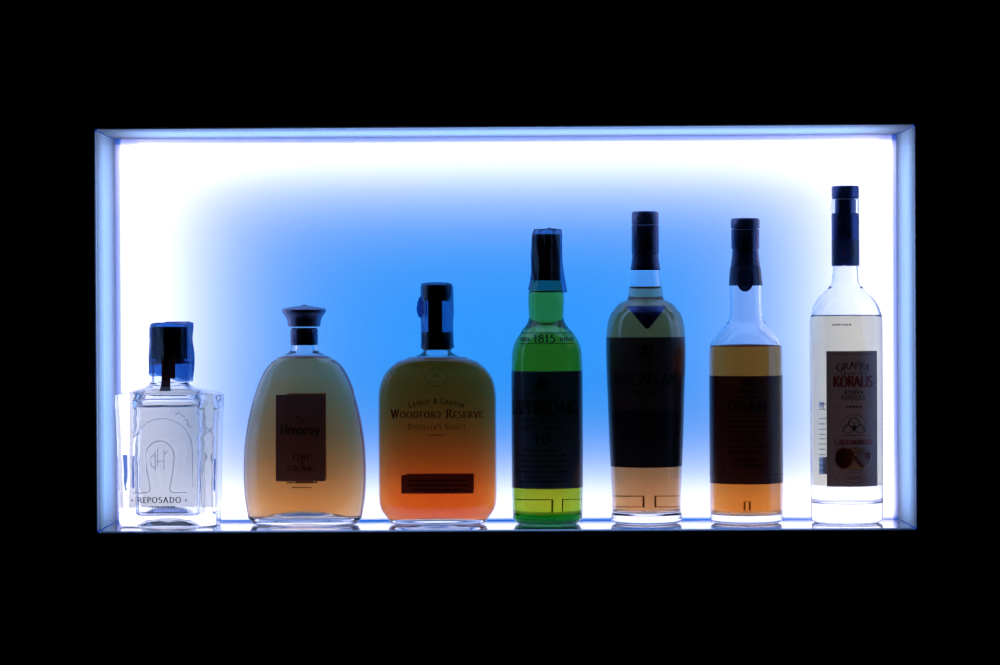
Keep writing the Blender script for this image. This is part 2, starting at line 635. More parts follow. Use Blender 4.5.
# ------------------------------------------------------------------ shared materials
M_clear = glass('clear_glass', (.982, .986, .995), 1.52, wave=.02, wscale=50)
M_thick = glass('thick_clear_glass', (.955, .968, .985), 1.52, wave=.11, wscale=80)
M_green = liquid('green_glass', (.39, .85, .36), L=.0046, ior=1.5)
M_black = principled('black_plastic', (.006, .006, .008), .32, noise=.15, nscale=400)
M_cork = principled('black_stopper_wood', (.012, .009, .010), .35, ior=2.0, noise=.1, nscale=500)
M_caps = principled('dark_foil_capsule', (.10, .11, .22), .28, metal=.85, noise=.03, nscale=200)
M_navy = principled('navy_foil_capsule', (.06, .08, .22), .28, metal=.85, noise=.03, nscale=200)
M_pewter = principled('grey_blue_stopper', (.20, .22, .36), .34, metal=.8, noise=.06, nscale=200)
M_ink = principled('black_ink', (.004, .004, .004), .5)
M_inkbrown = principled('dark_brown_ink', (.012, .006, .004), .5)
M_inkred = paper('dark_red_ink', (.03, .005, .006), (.30, .04, .05), gloss=.01)
M_film = film('clear_shrink_film', (.36, .52, .70), .16)
M_film2 = film('clear_shrink_film_heavy', (.14, .32, .60), .18)

# ------------------------------------------------------------------ the wall and the niche
X0, X1 = -0.4035, 0.4135
Z0, Z1 = FLOOR_Z, CAMZ + 0.1865
T = 0.003           # sheet thickness of the acrylic
LIP = 0.0013        # how much of the sheet's edge shows


def wall_mesh():
    W, H, y0, y1 = 3.0, 2.2, 0.0, 0.012
    hx0, hx1, hz0, hz1 = X0 - LIP, X1 + LIP, Z0 - LIP, Z1 + LIP
    V, F = [], []
    for y in (y0, y1):
        c = 0.0 if y == y0 else .014        # the opening is chamfered at the back
        V += [(-W, y, -H), (W, y, -H), (W, y, H), (-W, y, H), (hx0 - c, y, hz0 - c), (hx1 + c, y, hz0 - c), (hx1 + c, y, hz1 + c), (hx0 - c, y, hz1 + c)]
    for o, rev in ((0, False), (8, True)):
        for i in range(4):
            j = (i + 1) % 4
            f = (o + i, o + j, o + 4 + j, o + 4 + i)
            F.append(f[::-1] if rev else f)
    for i in range(4):
        j = (i + 1) % 4
        F.append((i, i + 8, j + 8, j))
        F.append((4 + i, 4 + j, 12 + j, 12 + i))
    return raw_mesh('wall', V, F)


wl = link('wall', wall_mesh(), principled('matt_black_wall', (.004, .004, .005), .75, spec=.15, noise=.2, nscale=90), smooth=False)
wl['kind'] = 'structure'
wl['label'] = 'matt black wall around the glowing rectangular niche'
wl['category'] = 'wall'

niche = empty('display_niche', ((X0 + X1) / 2, NICHE_D / 2, Z0), 'glowing blue and white backlit niche of opal acrylic sheets in black wall', 'niche')
niche_loc = Vector(niche.location)
M_opal = opal('opal_acrylic', .72, .10, .06, .10)
M_opal_side = opal('satin_opal_acrylic', .66, .10, .012, .5)
M_opal_gloss = opal('glossy_opal_acrylic', .66, .08, .10, .02)
M_sheet = clear_sheet('clear_acrylic_body')
M_edge = opal('polished_acrylic_edge', .85, .15, .06, .05)


def npart(name, x0, x1, y0, y1, z0, z1, mats, fm):
    me = box_mesh(name, x0, x1, y0, y1, z0, z1, fm)
    o = link(name, me, mats, niche, smooth=False)
    o.matrix_parent_inverse = Matrix.Translation(-niche_loc)
    return o


G = .0006           # open joints between the sheets read as fine dark lines
mats = [M_opal, M_sheet, M_edge]
# faces: bottom, top, front, right, back, left
npart('back_panel', X0 - .012, X1 + .012, NICHE_D, NICHE_D + T, Z0 - .012, Z1 + .012, mats, (1, 1, 0, 1, 1, 1))
mats = [M_opal_side, M_sheet, M_edge]
npart('side_panel', X0 - T, X0, -.0004, NICHE_D - G, Z0 + G, Z1 - G, mats, (1, 1, 2, 0, 1, 1))
npart('side_panel', X1, X1 + T, -.0004, NICHE_D - G, Z0 + G, Z1 - G, mats, (1, 1, 2, 1, 1, 0))
npart('top_panel', X0 + G, X1 - G, -.0004, NICHE_D - G, Z1, Z1 + T, mats, (0, 1, 2, 1, 1, 1))
npart('shelf', X0 + G, X1 - G, -.0004, NICHE_D - G, Z0 - T, Z0, [M_opal_gloss, M_sheet, M_edge], (1, 0, 2, 1, 1, 1))
# added, unseen blue-tinted trim behind the back sheet, which keeps the strips' light off its outermost millimetres
FY = NICHE_D + T + .006
M_blocker = paper('blue_tinted_blocker', (.02, .10, .30), (.035, .16, .45), grain=0, gloss=0)


def blocker_mesh():
    o_, i_ = .05, -.0060
    y0, y1 = FY, FY + .001
    V, F = [], []
    for y in (y0, y1):
        V += [(X0 - o_, y, Z0 - o_), (X1 + o_, y, Z0 - o_), (X1 + o_, y, Z1 + o_), (X0 - o_, y, Z1 + o_),
              (X0 - i_, y, Z0 + .003), (X1 + i_, y, Z0 + .003), (X1 + i_, y, Z1 + i_), (X0 - i_, y, Z1 + i_)]
    for o, rev in ((0, False), (8, True)):
        for i in range(4):
            j = (i + 1) % 4
            f = (o + i, o + j, o + 4 + j, o + 4 + i)
            F.append(f[::-1] if rev else f)
    for i in range(4):
        j = (i + 1) % 4
        F.append((i, i + 8, j + 8, j))
        F.append((4 + i, 4 + j, 12 + j, 12 + i))
    return raw_mesh('blocker', V, F)


tr = link('rim_light_blocker', blocker_mesh(), M_blocker, niche, smooth=False)
tr.matrix_parent_inverse = Matrix.Translation(-niche_loc)


# ------------------------------------------------------------------ lamps of the light box
def area(name, loc, direction, sx, sy, power, col, dots=0, axis='Y', spread=180):
    l = bpy.data.lights.new(name, 'AREA')
    l.shape = 'RECTANGLE'
    l.size, l.size_y = sx, sy
    l.energy = power
    l.color = col
    l.spread = math.radians(spread)
    o = bpy.data.objects.new(name, l)
    COL.objects.link(o)
    o.location = loc
    o.rotation_euler = Vector(direction).to_track_quat('-Z', axis).to_euler()
    if dots:
        l.use_nodes = True
        nt = l.node_tree
        em = [n for n in nt.nodes if n.type == 'EMISSION'][0]
        g = nt.nodes.new('ShaderNodeNewGeometry')
        sp = nt.nodes.new('ShaderNodeSeparateXYZ')
        nt.links.new(g.outputs['Parametric'], sp.inputs[0])
        m1 = nt.nodes.new('ShaderNodeMath'); m1.operation = 'MULTIPLY'; m1.inputs[1].default_value = 2 * PI * dots
        nt.links.new(sp.outputs['X' if sx > sy else 'Y'], m1.inputs[0])
        m2 = nt.nodes.new('ShaderNodeMath'); m2.operation = 'SINE'
        nt.links.new(m1.outputs[0], m2.inputs[0])
        m3 = nt.nodes.new('ShaderNodeMath'); m3.operation = 'MULTIPLY_ADD'
        m3.inputs[1].default_value = .98; m3.inputs[2].default_value = 1.0
        nt.links.new(m2.outputs[0], m3.inputs[0])
        nt.links.new(m3.outputs[0], em.inputs['Strength'])
    return o


CX, CZ = (X0 + X1) / 2, (Z0 + Z1) / 2
WHITE = (1.0, .91, 1.1)
BLUE = (.030, .32, 1.0)
PALE = (.31, .56, 1.15)
F_ = (0, -1, 0)
HY = NICHE_D + T
LW, LH = X1 - X0, Z1 - Z0
# strips run round the back of the box and shine at the opal sheet
area('led_strip_left', (X0 + .012, HY + .110, CZ), F_, .02, LH * .96, 0.40, WHITE, spread=146)
area('led_strip_right', (X1 - .012, HY + .110, CZ), F_, .02, LH * .96, 0.40, WHITE, spread=146)
area('led_strip_top', (CX, HY + .066, Z1 - .006), F_, LW * .97, .02, 0.40, WHITE, spread=140)
area('led_strip_bottom', (CX, HY + .060, Z0 + .004), F_, LW * .97, .02, 0.39, WHITE, spread=135)
area('blue_led_sheet', (CX, HY + .16, CZ), F_, LW * .95, LH * .95, 1.80, BLUE)
# rows of single LEDs along the rim of the back sheet
area('led_row_left', (X0 + .0072, HY + .0032, CZ), F_, .002, LH * .95, 0.014, WHITE, dots=38)
area('led_row_right', (X1 - .0072, HY + .0032, CZ), F_, .002, LH * .95, 0.014, WHITE, dots=38)
area('led_row_top', (CX, HY + .0032, Z1 - .0072), F_, LW * .95, .002, 0.028, WHITE, dots=78)
# lamps behind the side sheets
area('side_lamp_left', (X0 - .026, .058, CZ), (1, 0, 0), .085, LH * .955, .20, PALE)
area('side_lamp_right', (X1 + .026, .058, CZ), (-1, 0, 0), .085, LH * .955, .20, PALE)
area('side_row_left', (X0 - .008, .050, CZ), (1, 0, 0), .004, LH * .93, .0045, PALE, dots=36)
area('side_row_right', (X1 + .008, .050, CZ), (-1, 0, 0), .004, LH * .93, .0045, PALE, dots=36)
area('top_lamp', (CX, .058, Z1 + .026), (0, 0, -1), LW * .93, .085, .50, PALE)
area('shelf_lamp', (CX, .068, Z0 - .026), (0, 0, 1), LW * .93, .10, .23, PALE)

# ================================================================== 1: square tequila bottle
b = Bottle('tequila_bottle', 169, 525.5,
           [(525.5, 47.5), (519, 49), (505, 49.3), (460, 50.2), (420, 51.2), (404, 52), (397, 52.2), (394.4, 51.6), (392.6, 49), (391, 42), (387.5, 27), (384, 20.2), (380, 18.8),
            (365, 18.6), (352, 18.4), (345, 18.4)],
           .078, 'squat clear square bottle with embossed horseshoe, black cap and red ribbon',
           aspect=lambda h: .64 + .36 * min(1, max(0, (h - 133) / 9.0)),
           n=lambda h: 7.0 - 5.0 * min(1, max(0, (h - 132) / 10.0)), segs=560, step=.5)


def teq_inner(h):
    w = float(pchip([0, 20, 60, 100, 124, 131, 135, 139, 143, 182], [30.5, 32, 32.6, 33.2, 34, 31, 24, 18, 15.6, 15.2], [h])[0])
    if h < 130:
        w += (.7 * math.sin(h * .21) + .5 * math.sin(h * .47 + 1)) * min(1, max(0, (h - 30) / 60))
    y = float(pchip([0, 20, 60, 100, 124, 131, 135, 139, 143, 182], [24.5, 25.8, 26.2, 26.4, 26.4, 24, 20.5, 17, 15.6, 15.2], [h])[0])
    return w, y


b.shell(M_thick, floor=10, dome=10, punt=9, foot=.80, inner=teq_inner)
# embossing pushed out of the front of the glass
EMB = []


def emb(pts):
    EMB.append(np.array(pts, float))


emb([(-34, 40), (-34, 62), (-33.5, 78)] + arc(-3.5, 78, 30, 30, 180, 0, 30) + [(26.8, 62), (27, 40)])     # arch
emb([(-32, 34.5), (-18, 34.5), (-15.5, 37), (-17, 48), (-19.5, 62)] + arc(-6, 70, 14, 15.5, 200, -20, 20) + [(7.5, 62), (5, 48), (3.5, 37), (6, 34.5), (20, 34.5)])     # horseshoe
emb([(-10.5, 57), (-10.5, 76)]); emb([(-2, 57), (-2, 77)]); emb([(-10.5, 66), (-2, 66)])          # monogram
emb([(-8, 61), (-8, 79)]); emb([(-15, 69), (-12, 72.5), (-9, 72)]); emb([(-2, 72), (2, 76)]); emb([(-15, 66), (-14, 61), (-11, 59)])
emb([(10, 113), (14, 115), (15, 111), (19, 110)]); emb([(18, 107), (22, 107), (22, 102), (26, 99)])


def seg_dist(px, pz, P):
    d = np.full(px.shape, 1e9)
    for a, c in zip(P[:-1], P[1:]):
        ab = c - a
        L = (ab ** 2).sum() or 1e-9
        t = np.clip(((px - a[0]) * ab[0] + (pz - a[1]) * ab[1]) / L, 0, 1)
        d = np.minimum(d, np.hypot(px - a[0] - t * ab[0], pz - a[1] - t * ab[1]))
    return d


def apply_emboss(b):
    me = b.glass.data
    co = np.empty(len(me.vertices) * 3, np.float32)
    me.vertices.foreach_get('co', co)
    co = co.reshape(-1, 3)
    x, y, z = co[:, 0] / b.k, co[:, 1] / b.k, co[:, 2] / b.k
    hwv = pchip(b.h, b.w, z)
    sel = (y < -(hwv * .64) * .95) & (np.abs(x) < 40) & (z > 30) & (z < 126)
    d = np.full(sel.sum(), 1e9)
    for P in EMB:
        d = np.minimum(d, seg_dist(x[sel], z[sel], P))
    co[sel, 1] -= (np.sqrt(np.clip(1 - (d / 1.5) ** 2, 0, 1)) * .7 * b.k).astype(np.float32)
    me.vertices.foreach_set('co', co.ravel())
    me.update()


apply_emboss(b)
M_relief_shading = paper('relief_shading', (.14, .14, .15), (.90, .92, .96), grain=.08, gscale=700, gloss=.0)  # colour of these strips stands in for light and shade along the embossed ridges
nt = M_relief_shading.node_tree
mo = [n for n in nt.nodes if n.type == 'OUTPUT_MATERIAL'][0]
src = mo.inputs['Surface'].links[0].from_socket
tp = nt.nodes.new('ShaderNodeBsdfTransparent')
mxs = nt.nodes.new('ShaderNodeMixShader')
mxs.inputs[0].default_value = .62
nt.links.new(tp.outputs[0], mxs.inputs[1])
nt.links.new(src, mxs.inputs[2])
nt.links.new(mxs.outputs[0], mo.inputs['Surface'])
for nm, pr, wd in (('arch_shading', EMB[:1], .7), ('horseshoe_shading', EMB[1:2], 1.1), ('monogram_shading', EMB[2:9], 1.0), ('flourish_shading', EMB[9:], 1.0)):
    ik = Ink()
    for P in pr:
        ik.line([tuple(p) for p in P], wd)
    b.print_(nm, ik, M_relief_shading, wrap=False, off=.8)
b.fill(liquid('pale_tequila', (.95, .95, .94)), 407.3)
M_whitepaper = paper('white_paper', (.35, .34, .33), (.70, .68, .57), grain=.05, gscale=200, gloss=.0)
bl = b.label('back_label', -40, 40, 386.5 + 12, 508, M_whitepaper, off=.3, back=True, wrap=False, text='blank white back of the rear label seen through the glass')
M_bluepaper = paper('blue_sticker', (.05, .08, .22), (.12, .20, .42), grain=.5, gscale=900, gloss=.0)
b.label('side_sticker', -46, -41, 455, 491, M_bluepaper, off=.35, back=True, wrap=False)
b.label('side_sticker', 41, 46, 461, 492, M_bluepaper, off=.35, back=True, wrap=False)
ik = Ink()
ik.text('REPOSADO', -7.5, 24.6, 5.4, width=43, bold=.2, thin=.09, sp=.2)
ik.disc(-34, 27, .9, .9, 10); ik.disc(19, 27, .9, .9, 10)
b.print_('lettering', ik, M_ink, off=.3, wrap=False)
ik = Ink()
ik.dashes(-3, 19.6, 26, 2.0, 3, .8, 2.0, .7)
ik.dashes(-2, 14.2, 44, 2.0, 4, .8, 2.2, .6)
b.print_('lettering', ik, principled('grey_blue_ink', (.12, .17, .28), .6), off=.3, wrap=False)
b.turned('cap', [(359.2, 17.4), (358.6, 17.9), (340, 17.9), (328.5, 17.7), (327, 16.8)], M_black, .5)
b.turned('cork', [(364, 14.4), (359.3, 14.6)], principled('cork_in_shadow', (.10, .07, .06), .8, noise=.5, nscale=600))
b.turned('neck_ring', [(365.5, 19.4), (362.5, 19.9), (361.5, 19.4)], M_clear)
b.film_sleeve('shrink_film', [(378, 21.0), (369, 20.8), (362, 20.9), (345, 20.8), (328, 20.6), (323.5, 19.6)], M_film2, seed=3, wrinkle=1.0, skirt=4.0, fin=3.6, cxoff=1.0)
M_ribbon = paper('maroon_ribbon', (.08, .008, .016), (.16, .012, .025), gloss=.02)


def tape(b, name, u, halfw, rows_y, mat, flare=1.0):
    """a thin ribbon hanging in front of the neck; rows_y = (row, distance in front of the axis)"""
    V, F = [], []
    n = len(rows_y)
    for i, (r, yy) in enumerate(rows_y):
        w = halfw * (1 + (flare - 1) * (i / (n - 1)) ** 6)
        for dy in (0, .5):
            V.append(((u - w) * b.k, -(yy - dy) * b.k, (b.base - r) * b.k))
            V.append(((u + w) * b.k, -(yy - dy) * b.k, (b.base - r) * b.k))
    for i in range(n - 1):
        a, c = 4 * i, 4 * i + 4
        F += [(a, a + 1, c + 1, c), (a + 2, c + 2, c + 3, a + 3), (a, c, c + 2, a + 2), (a + 1, a + 3, c + 3, c + 1)]
    F += [(0, 2, 3, 1), (4 * n - 4, 4 * n - 3, 4 * n - 1, 4 * n - 2)]
    return link(name, raw_mesh(name, V, F), mat, b.root, smooth=False)


rb = tape(b, 'ribbon', -1.0, 4.3, [(352, 18.6), (362, 20.4), (372, 20.6), (380, 21.5), (386, 25.5), (390, 29)], M_ribbon, 1.35)
tape(b, 'ribbon', 5.2, 2.6, [(352, 18.8), (362, 19.9), (372, 19.9), (378, 20.2)], M_ribbon)

# ================================================================== 2: rounded cognac flask
b = Bottle('cognac_bottle', 304.2, 525,
           [(525, 52.5), (522, 54), (518, 56.6), (510, 58.6), (495, 60.6), (475, 61.5), (455, 61), (430, 58.4), (400, 51.8), (380, 45), (370, 39.8), (364, 35), (360.5, 30), (358, 26.5),
            (356, 22), (353, 16.5), (350, 14.2), (346, 13.2), (328, 13.0)],
           .078, 'broad rounded flask of pale amber cognac with flared stopper and brown label',
           aspect=lambda h: .56 + .44 * min(1, max(0, (h - 150) / 24.0)) ** 1.5, n=lambda h: 2.35 - .35 * min(1, max(0, (h - 150) / 24.0)), segs=200)
b.shell(M_clear, wall=5.5, floor=6.5, dome=9.0, punt=5.0, foot=.74)
b.fill(liquid('amber_cognac', (.97, .25, .035), haze=11, hcol=(1, .58, .18)), 360)
M_brown = paper('brown_label_paper', (.035, .022, .030), (.27, .20, .34), grain=.15, gscale=400)
M_brownback = paper('brown_rear_label_paper', (.03, .02, .02), (.11, .06, .06), grain=.2, gscale=400)
lab = b.label('label', -26, 22.5, 394, 480, M_brown, wrap=False)
ik = Ink()
ik.text('Hennessy', -2, 119.5 - 27 + 0, 9.2, width=39, bold=.16, thin=.07, sp=.05)
ik.text('FINE', -1, 66.5, 5.2, width=17, bold=.2, thin=.09, sp=.18)
ik.text('&', 0, 62, 3.4, bold=.2, thin=.1)
ik.text('COGNAC', -1, 55.8, 5.2, width=27, bold=.2, thin=.09, sp=.14)
ik.dashes(0, 43, 30, 1.6, 5, 1, 2.4, .7)
ik.dashes(0, 38.5, 20, 1.4, 6, 1, 2.4, .7)
ik.line([(-6, 108), (-3, 111), (-1, 108), (-4, 106), (-2, 104), (2, 107)], .9)
ik.line([(-25, 131), (-25, 46)], .35)
b.print_('lettering', ik, M_inkbrown, wrap=False, parent=lab)
b.label('back_label', -17, 17.5, 396.0, 481.2, M_brownback, back=True, wrap=False)
b.label('back_label', -9, 5, 481.6, 484.5, M_brownback, back=True, wrap=False, off=.3)
b.turned('stopper', [(327, 15.4), (325.5, 16.4), (321, 16.9), (317, 18.6), (314, 20.8), (312.5, 21.8), (309.3, 22.0), (308.4, 21.0)], M_pewter, 3.0)
b.turned('collar', [(345, 13.4), (344, 13.9), (330, 13.9), (329, 13.4)], M_caps)
b.turned('stopper_button', [(306.5, 3.2), (305.2, 3.2), (304.8, 2.6)], M_pewter, .3)

# ================================================================== 3: bourbon flask
b = Bottle('bourbon_bottle', 437, 524.5,
           [(524.5, 46), (522, 48.5), (518, 50.5), (514, 53.6), (509, 56.8), (503, 58.6), (495, 59), (450, 59), (400, 59), (391, 58.4), (382, 56.4), (375, 53.2), (369, 48.6), (364, 42.6), (361, 36.8),
            (359, 30), (357.5, 24), (355.5, 18.5), (352.5, 15), (349, 14), (330, 13.6), (300, 13.4), (296, 13.4)],
           .078, 'broad flat shouldered flask of reddish brown bourbon with lettering printed on glass',
           aspect=lambda h: .46 + .54 * min(1, max(0, (h - 150) / 23.0)) ** 1.5, n=lambda h: 3.0 - 1.0 * min(1, max(0, (h - 150) / 23.0)), segs=240)
b.shell(M_clear, wall=3.2, floor=4.0, dome=5.5, punt=3.4, foot=.78)
b.fill(liquid('brown_bourbon', (.93, .092, .006), L=.05, haze=7, hcol=(1, .38, .07)), 359.5)
ik = Ink()
ik.text('Woodford Reserve', 0, 107.3, 8.0, width=92, bold=.20, thin=.085, sp=.16, small=.78, gap=.5)
b.print_('lettering', ik, paper('dark_brown_glass_ink', (.02, .006, .004), (.30, .11, .07), gloss=0), wrap=False, off=.3)
ik = Ink()
ik.text('Labrot & Graham', 0, 121.0, 5.4, width=54, bold=.15, thin=.07, sp=.2, small=.78, arch=95, gap=.45)
ik.text("Distiller's Select", 0, 96.2, 5.2, width=57, bold=.15, thin=.07, sp=.2, small=.78, gap=.5)
ik.line([(-9, 90.6), (9, 90.6)], .7)
ik.ring(0, 149.5, 11.0, 10.5, .4, 175, 365, 30)
ik.line(arc(0, 151, 6.5, 6.5, 20, 160, 12), .4)
ik.text('LG', 0, 148, 4.4, bold=.14)
b.print_('lettering', ik, paper('faint_brown_ink', (.02, .006, .004), (.17, .12, .10), gloss=.0), wrap=False, off=.3)
M_darkbrown = paper('dark_brown_label', (.02, .010, .009), (.22, .13, .12), grain=.2, gscale=500)
M_darkback = paper('dark_brown_rear_label', (.016, .008, .008), (.07, .03, .03), grain=.2, gscale=500)
lab = b.label('label', -35, 36, 473.5, 492.4, M_darkbrown, wrap=False)
ik = Ink()
ik.dashes(0, 44, 56, 2.0, 8); ik.dashes(0, 39.5, 60, 2.0, 9); ik.dashes(0, 35, 48, 1.8, 10)
b.print_('lettering', ik, M_ink, wrap=False, parent=lab)
b.label('back_label', -30, 33, 474.2, 491.5, M_darkback, back=True, wrap=False)
b.turned('stopper', [(298.5, 13.2), (298, 14.4), (286.5, 14.4), (285.2, 13.6)], M_cork, .4)
b.turned('cork', [(301, 10.6), (294, 10.8)], principled('pale_cork', (.25, .19, .13), .8, noise=.5, nscale=500))
b.turned('collar', [(349.6, 15.0), (349, 15.4), (333, 15.2), (332.4, 14.8)], M_cork)
tape(b, 'seal_strip', -1.2, 7.4, [(290, 14.9), (300, 15.0), (318, 15.0), (334, 15.6)], M_cork)
b.film_sleeve('shrink_film', [(348, 16.6), (340, 16.2), (333, 16.0), (322, 16.0), (312, 16.5), (302, 16.3), (287, 15.9), (284, 15.0)], M_film, seed=5, wrinkle=.6, fin=.8)
ft = b.film_sleeve('film_tab', [(318, 1.2), (313, 3.2), (308, 3.6), (303, 3.0), (298, 1.2)], M_film2, seed=9, wrinkle=.5, cxoff=-16.5)

# ================================================================== 4: green whisky bottle
b = Bottle('whisky_bottle', 546.6, 524,
           [(524, 31), (521, 33), (516, 35), (508, 35.5), (400, 35.6), (362, 35.4), (352, 34.8), (345, 33.2), (339, 30.6), (333, 26.6), (328, 22.2), (323, 18.9), (318, 17.4), (309, 17.7), (302, 18.0),
            (294, 17.6), (286, 15.4), (281, 14.0), (270, 13.2), (240, 13.0)],
           .078, 'green glass whisky bottle with dark navy wraparound label and film covered cap')
b.shell(M_green, wall=2.2, floor=10.5, dome=1.5, punt=6.5, foot=.84)
b.fill(liquid('yellow_whisky', (.96, .50, .05), haze=3, hcol=(1, .82, .12)), 293)
M_navylabel = paper('navy_grey_label', (.06, .065, .12), (.08, .055, .15), grain=.2, gscale=400)
lab = b.label('label', -64, 64, 371, 487.5, M_navylabel)
ik = Ink()
TU = -6.0
ik.line([(TU - 6, 137), (TU - 2, 144), (TU, 147), (TU + 2, 144), (TU + 6, 137), (TU, 140), (TU - 6, 137)], 3.0)
ik.disc(TU, 141, 3.6, 4.2); ik.disc(TU - 5, 140, 1.8, 1.8); ik.disc(TU + 5, 140, 1.8, 1.8); ik.rect(TU - 4, TU + 4, 134.6, 137)
ik.dashes(TU + 1, 131, 36, 1.6, 11); ik.dashes(TU, 127.4, 36, 1.6, 12)
ik.text('LAPHROAIG', TU + .5, 110.4, 13.4, width=82, bold=.27, thin=.08, sp=.1)
ik.text('ISLAY SINGLE MALT', TU, 102.4, 4.4, width=56, bold=.2, thin=.1, sp=.16)
ik.text('SCOTCH WHISKY', TU, 95.6, 4.4, width=46, bold=.2, thin=.1, sp=.16)
ik.text('10', TU + 1, 80.5, 11, width=15, bold=.24, thin=.09, sp=.15)
for i, wv in enumerate((40, 56, 50, 44, 56, 34, 52)):
    ik.dashes(TU, 74 - i * 5.2, wv, 1.9, 20 + i)
b.print_('lettering', ik, M_ink, parent=lab)
ik = Ink()
ik.text('1815', -2.5, 182.0, 7.2, width=21, bold=.22, thin=.12, sp=.12)
for r_ in (180.3, 190.6):
    ik.rect(-32, 32, r_, r_ + .7, 2)
ik.dashes(-24, 183, 16, 4.5, 31, 1.2, 2.2, .9); ik.dashes(22, 183, 18, 4.5, 32, 1.2, 2.2, .9)
b.print_('embossed_lettering', ik, principled('dark_green_relief', (.004, .012, .03), .3), off=.3)


def decal(b, u0, u1, r0, r1, w, mat, name='back_decal', sides=(1, 1)):
    ik = Ink()
    A, B_ = b.base - r0, b.base - r1
    pts = [(u0, A), (u1, A), (u1, B_), (u0, B_)]
    ik.line([pts[0], pts[1]], w); ik.line([pts[3], pts[2]], w)
    if sides[1]:
        ik.line([(u1, A + w / 2), (u1, B_ - w / 2)], w)
    if sides[0]:
        ik.line([(u0, A + w / 2), (u0, B_ - w / 2)], w)
    return b.print_(name, ik, mat, back=True, off=.3)


M_line = principled('dark_relief_line', (.015, .008, .006), .4)
decal(b, -30, 2.4, 501, 513.5, .9, M_line, sides=(0, 1)); decal(b, 7.4, 30, 501, 513.5, .9, M_line, sides=(1, 0))
b.turned('cap', [(281, 13.6), (280, 14.0), (262, 13.9), (245, 13.6), (236, 13.4), (235, 12.6)], M_black, .5, )
b.film_sleeve('shrink_film', [(291.5, 18.6), (284, 16.4), (276, 15.0), (255, 14.8), (236, 14.4), (230, 12.2)], M_film, seed=12, wrinkle=1.3, fin=2.8, cxoff=.3, skirt=1.4)

# ================================================================== 5: tall whisky bottle with tapering body
b = Bottle('whisky_bottle', 645.6, 523.6,
           [(523.6, 32), (521.5, 34.2), (518, 35.2), (514, 35), (511, 34), (505, 34), (480, 34.8), (450, 36), (400, 37.6), (350, 39), (335, 38.9), (325, 37.8), (316, 35.2), (309, 31), (304, 26.8), (301.6, 22.4), (300.2, 19.4),
            (297.5, 17.6), (291, 16.8), (283, 15.6), (272, 14.6), (255, 12.6), (215, 12.6)],
           .078, 'clear whisky bottle with pointed dark neck label, black lower label and tan whisky')
b.shell(M_clear, wall=3.2, floor=11.0, dome=1.0, punt=4.0, foot=.86)
b.fill(liquid('tan_whisky', (.96, .31, .075), haze=10, hcol=(1, .60, .25)), 289)
M_lab5 = paper('dark_brown_grey_label', (.036, .030, .045), (.12, .085, .11), grain=.2, gscale=400)
M_lab5b = paper('black_label', (.014, .015, .026), (.035, .035, .06), grain=.2, gscale=400)
lab = b.label('upper_label', -70, 70, 337.2, 409, M_lab5)
ik = Ink()
ik.rect(-5.5, -2.5, 173, 178.5); ik.rect(-1.3, 1.7, 173, 178.5); ik.rect(2.8, 5.8, 173, 178.5); ik.rect(-6, 6, 168, 171.5)
ik.dashes(0, 165.4, 22, 1.6, 40)
ik.text('The', -1, 155.5, 6.5, width=10, bold=.16, thin=.07, serif=False)
ik.text('MACALLAN', -2, 139.8, 10.6, width=68, bold=.25, thin=.08, sp=.1)
ik.text('FINE OAK', -2, 130.4, 4.2, width=32, bold=.2, thin=.09, sp=.3, gap=.7)
ik.rect(-30, 30, 137.4, 137.9)
b.print_('lettering', ik, M_ink, parent=lab)
lab = b.label('lower_label', -66, 66, 409.0, 466, M_lab5b)
ik = Ink()
ik.text('12', -1, 86, 11.5, width=15, bold=.2, thin=.08, sp=.2)
b.print_('lettering', ik, paper('dull_grey_ink', (.05, .05, .055), (.012, .012, .015), gloss=0), parent=lab)
lab = b.label('neck_label', -19, 19, 306, 329, M_navy, shape=lambda s, t, u, r: ((s - .5) * 2 * (19.5 * (1 - t) ** .95 + 1.6), r), step=.8)
b.label('red_stamp', 46, 55, 344, 376, paper('red_stamp_paper', (.20, .012, .02), (.05, .004, .006)), off=.5)
decal(b, -30, -.3, 497, 508.2, 1.0, M_line, sides=(0, 1)); decal(b, 5.8, 30, 497, 508.2, 1.0, M_line, sides=(1, 0))
b.turned('capsule', [(270.4, 14.9), (269.8, 15.1), (262, 13.9), (256, 13.3), (254.4, 13.4), (253.6, 13.8), (225.6, 13.8), (225, 13.3), (224, 13.3), (223.4, 13.8), (213.5, 13.6), (212, 12.8)], M_caps, .6)

# ================================================================== 6: whisky bottle with badge on its capsule
b = Bottle('whisky_bottle', 745.6, 523,
           [(523, 33), (520.5, 35.4), (516, 36.2), (512, 36.4), (450, 36.6), (360, 36.6), (350, 36.4), (344, 35.4), (338, 32.2), (332, 27.4), (327, 22.6), (322, 18.6), (317, 16.6), (305, 16.0), (286, 15.9),
            (262, 13.0), (225, 12.6)],
           .078, 'clear bottle of orange brown whisky with wide brown label and rounded badge under its capsule')
b.shell(M_clear, wall=2.2, floor=9.0, dome=2.0, punt=4.0, foot=.86)
b.fill(liquid('orange_whisky', (.95, .26, .032), haze=7, hcol=(1, .60, .20)), 347)
M_lab6 = paper('reddish_brown_label', (.045, .028, .030), (.11, .055, .05), grain=.2, gscale=400)
lab = b.label('label', -66, 66, 375.4, 482.8, M_lab6)
ik = Ink()
ik.ring(-1, 138, 5.5, 5.5, 1.6); ik.disc(-1, 139, 3, 2.2); ik.line([(-14, 131), (-6, 133), (-1, 128), (6, 133), (12, 131)], 2.0); ik.line([(-10, 127), (-1, 125), (9, 127)], 1.2)
ik.text('OBAN', -2, 112.6, 9.2, width=40, bold=.28, thin=.1, sp=.16)
for i in range(8):
    ik.dashes(-2, 107 - i * 5.0, 42 - (i % 3) * 4, 1.7, 50 + i)
ik.text('SINGLE MALT', -2, 62.4, 3.8, width=25, bold=.24, thin=.12, sp=.12)
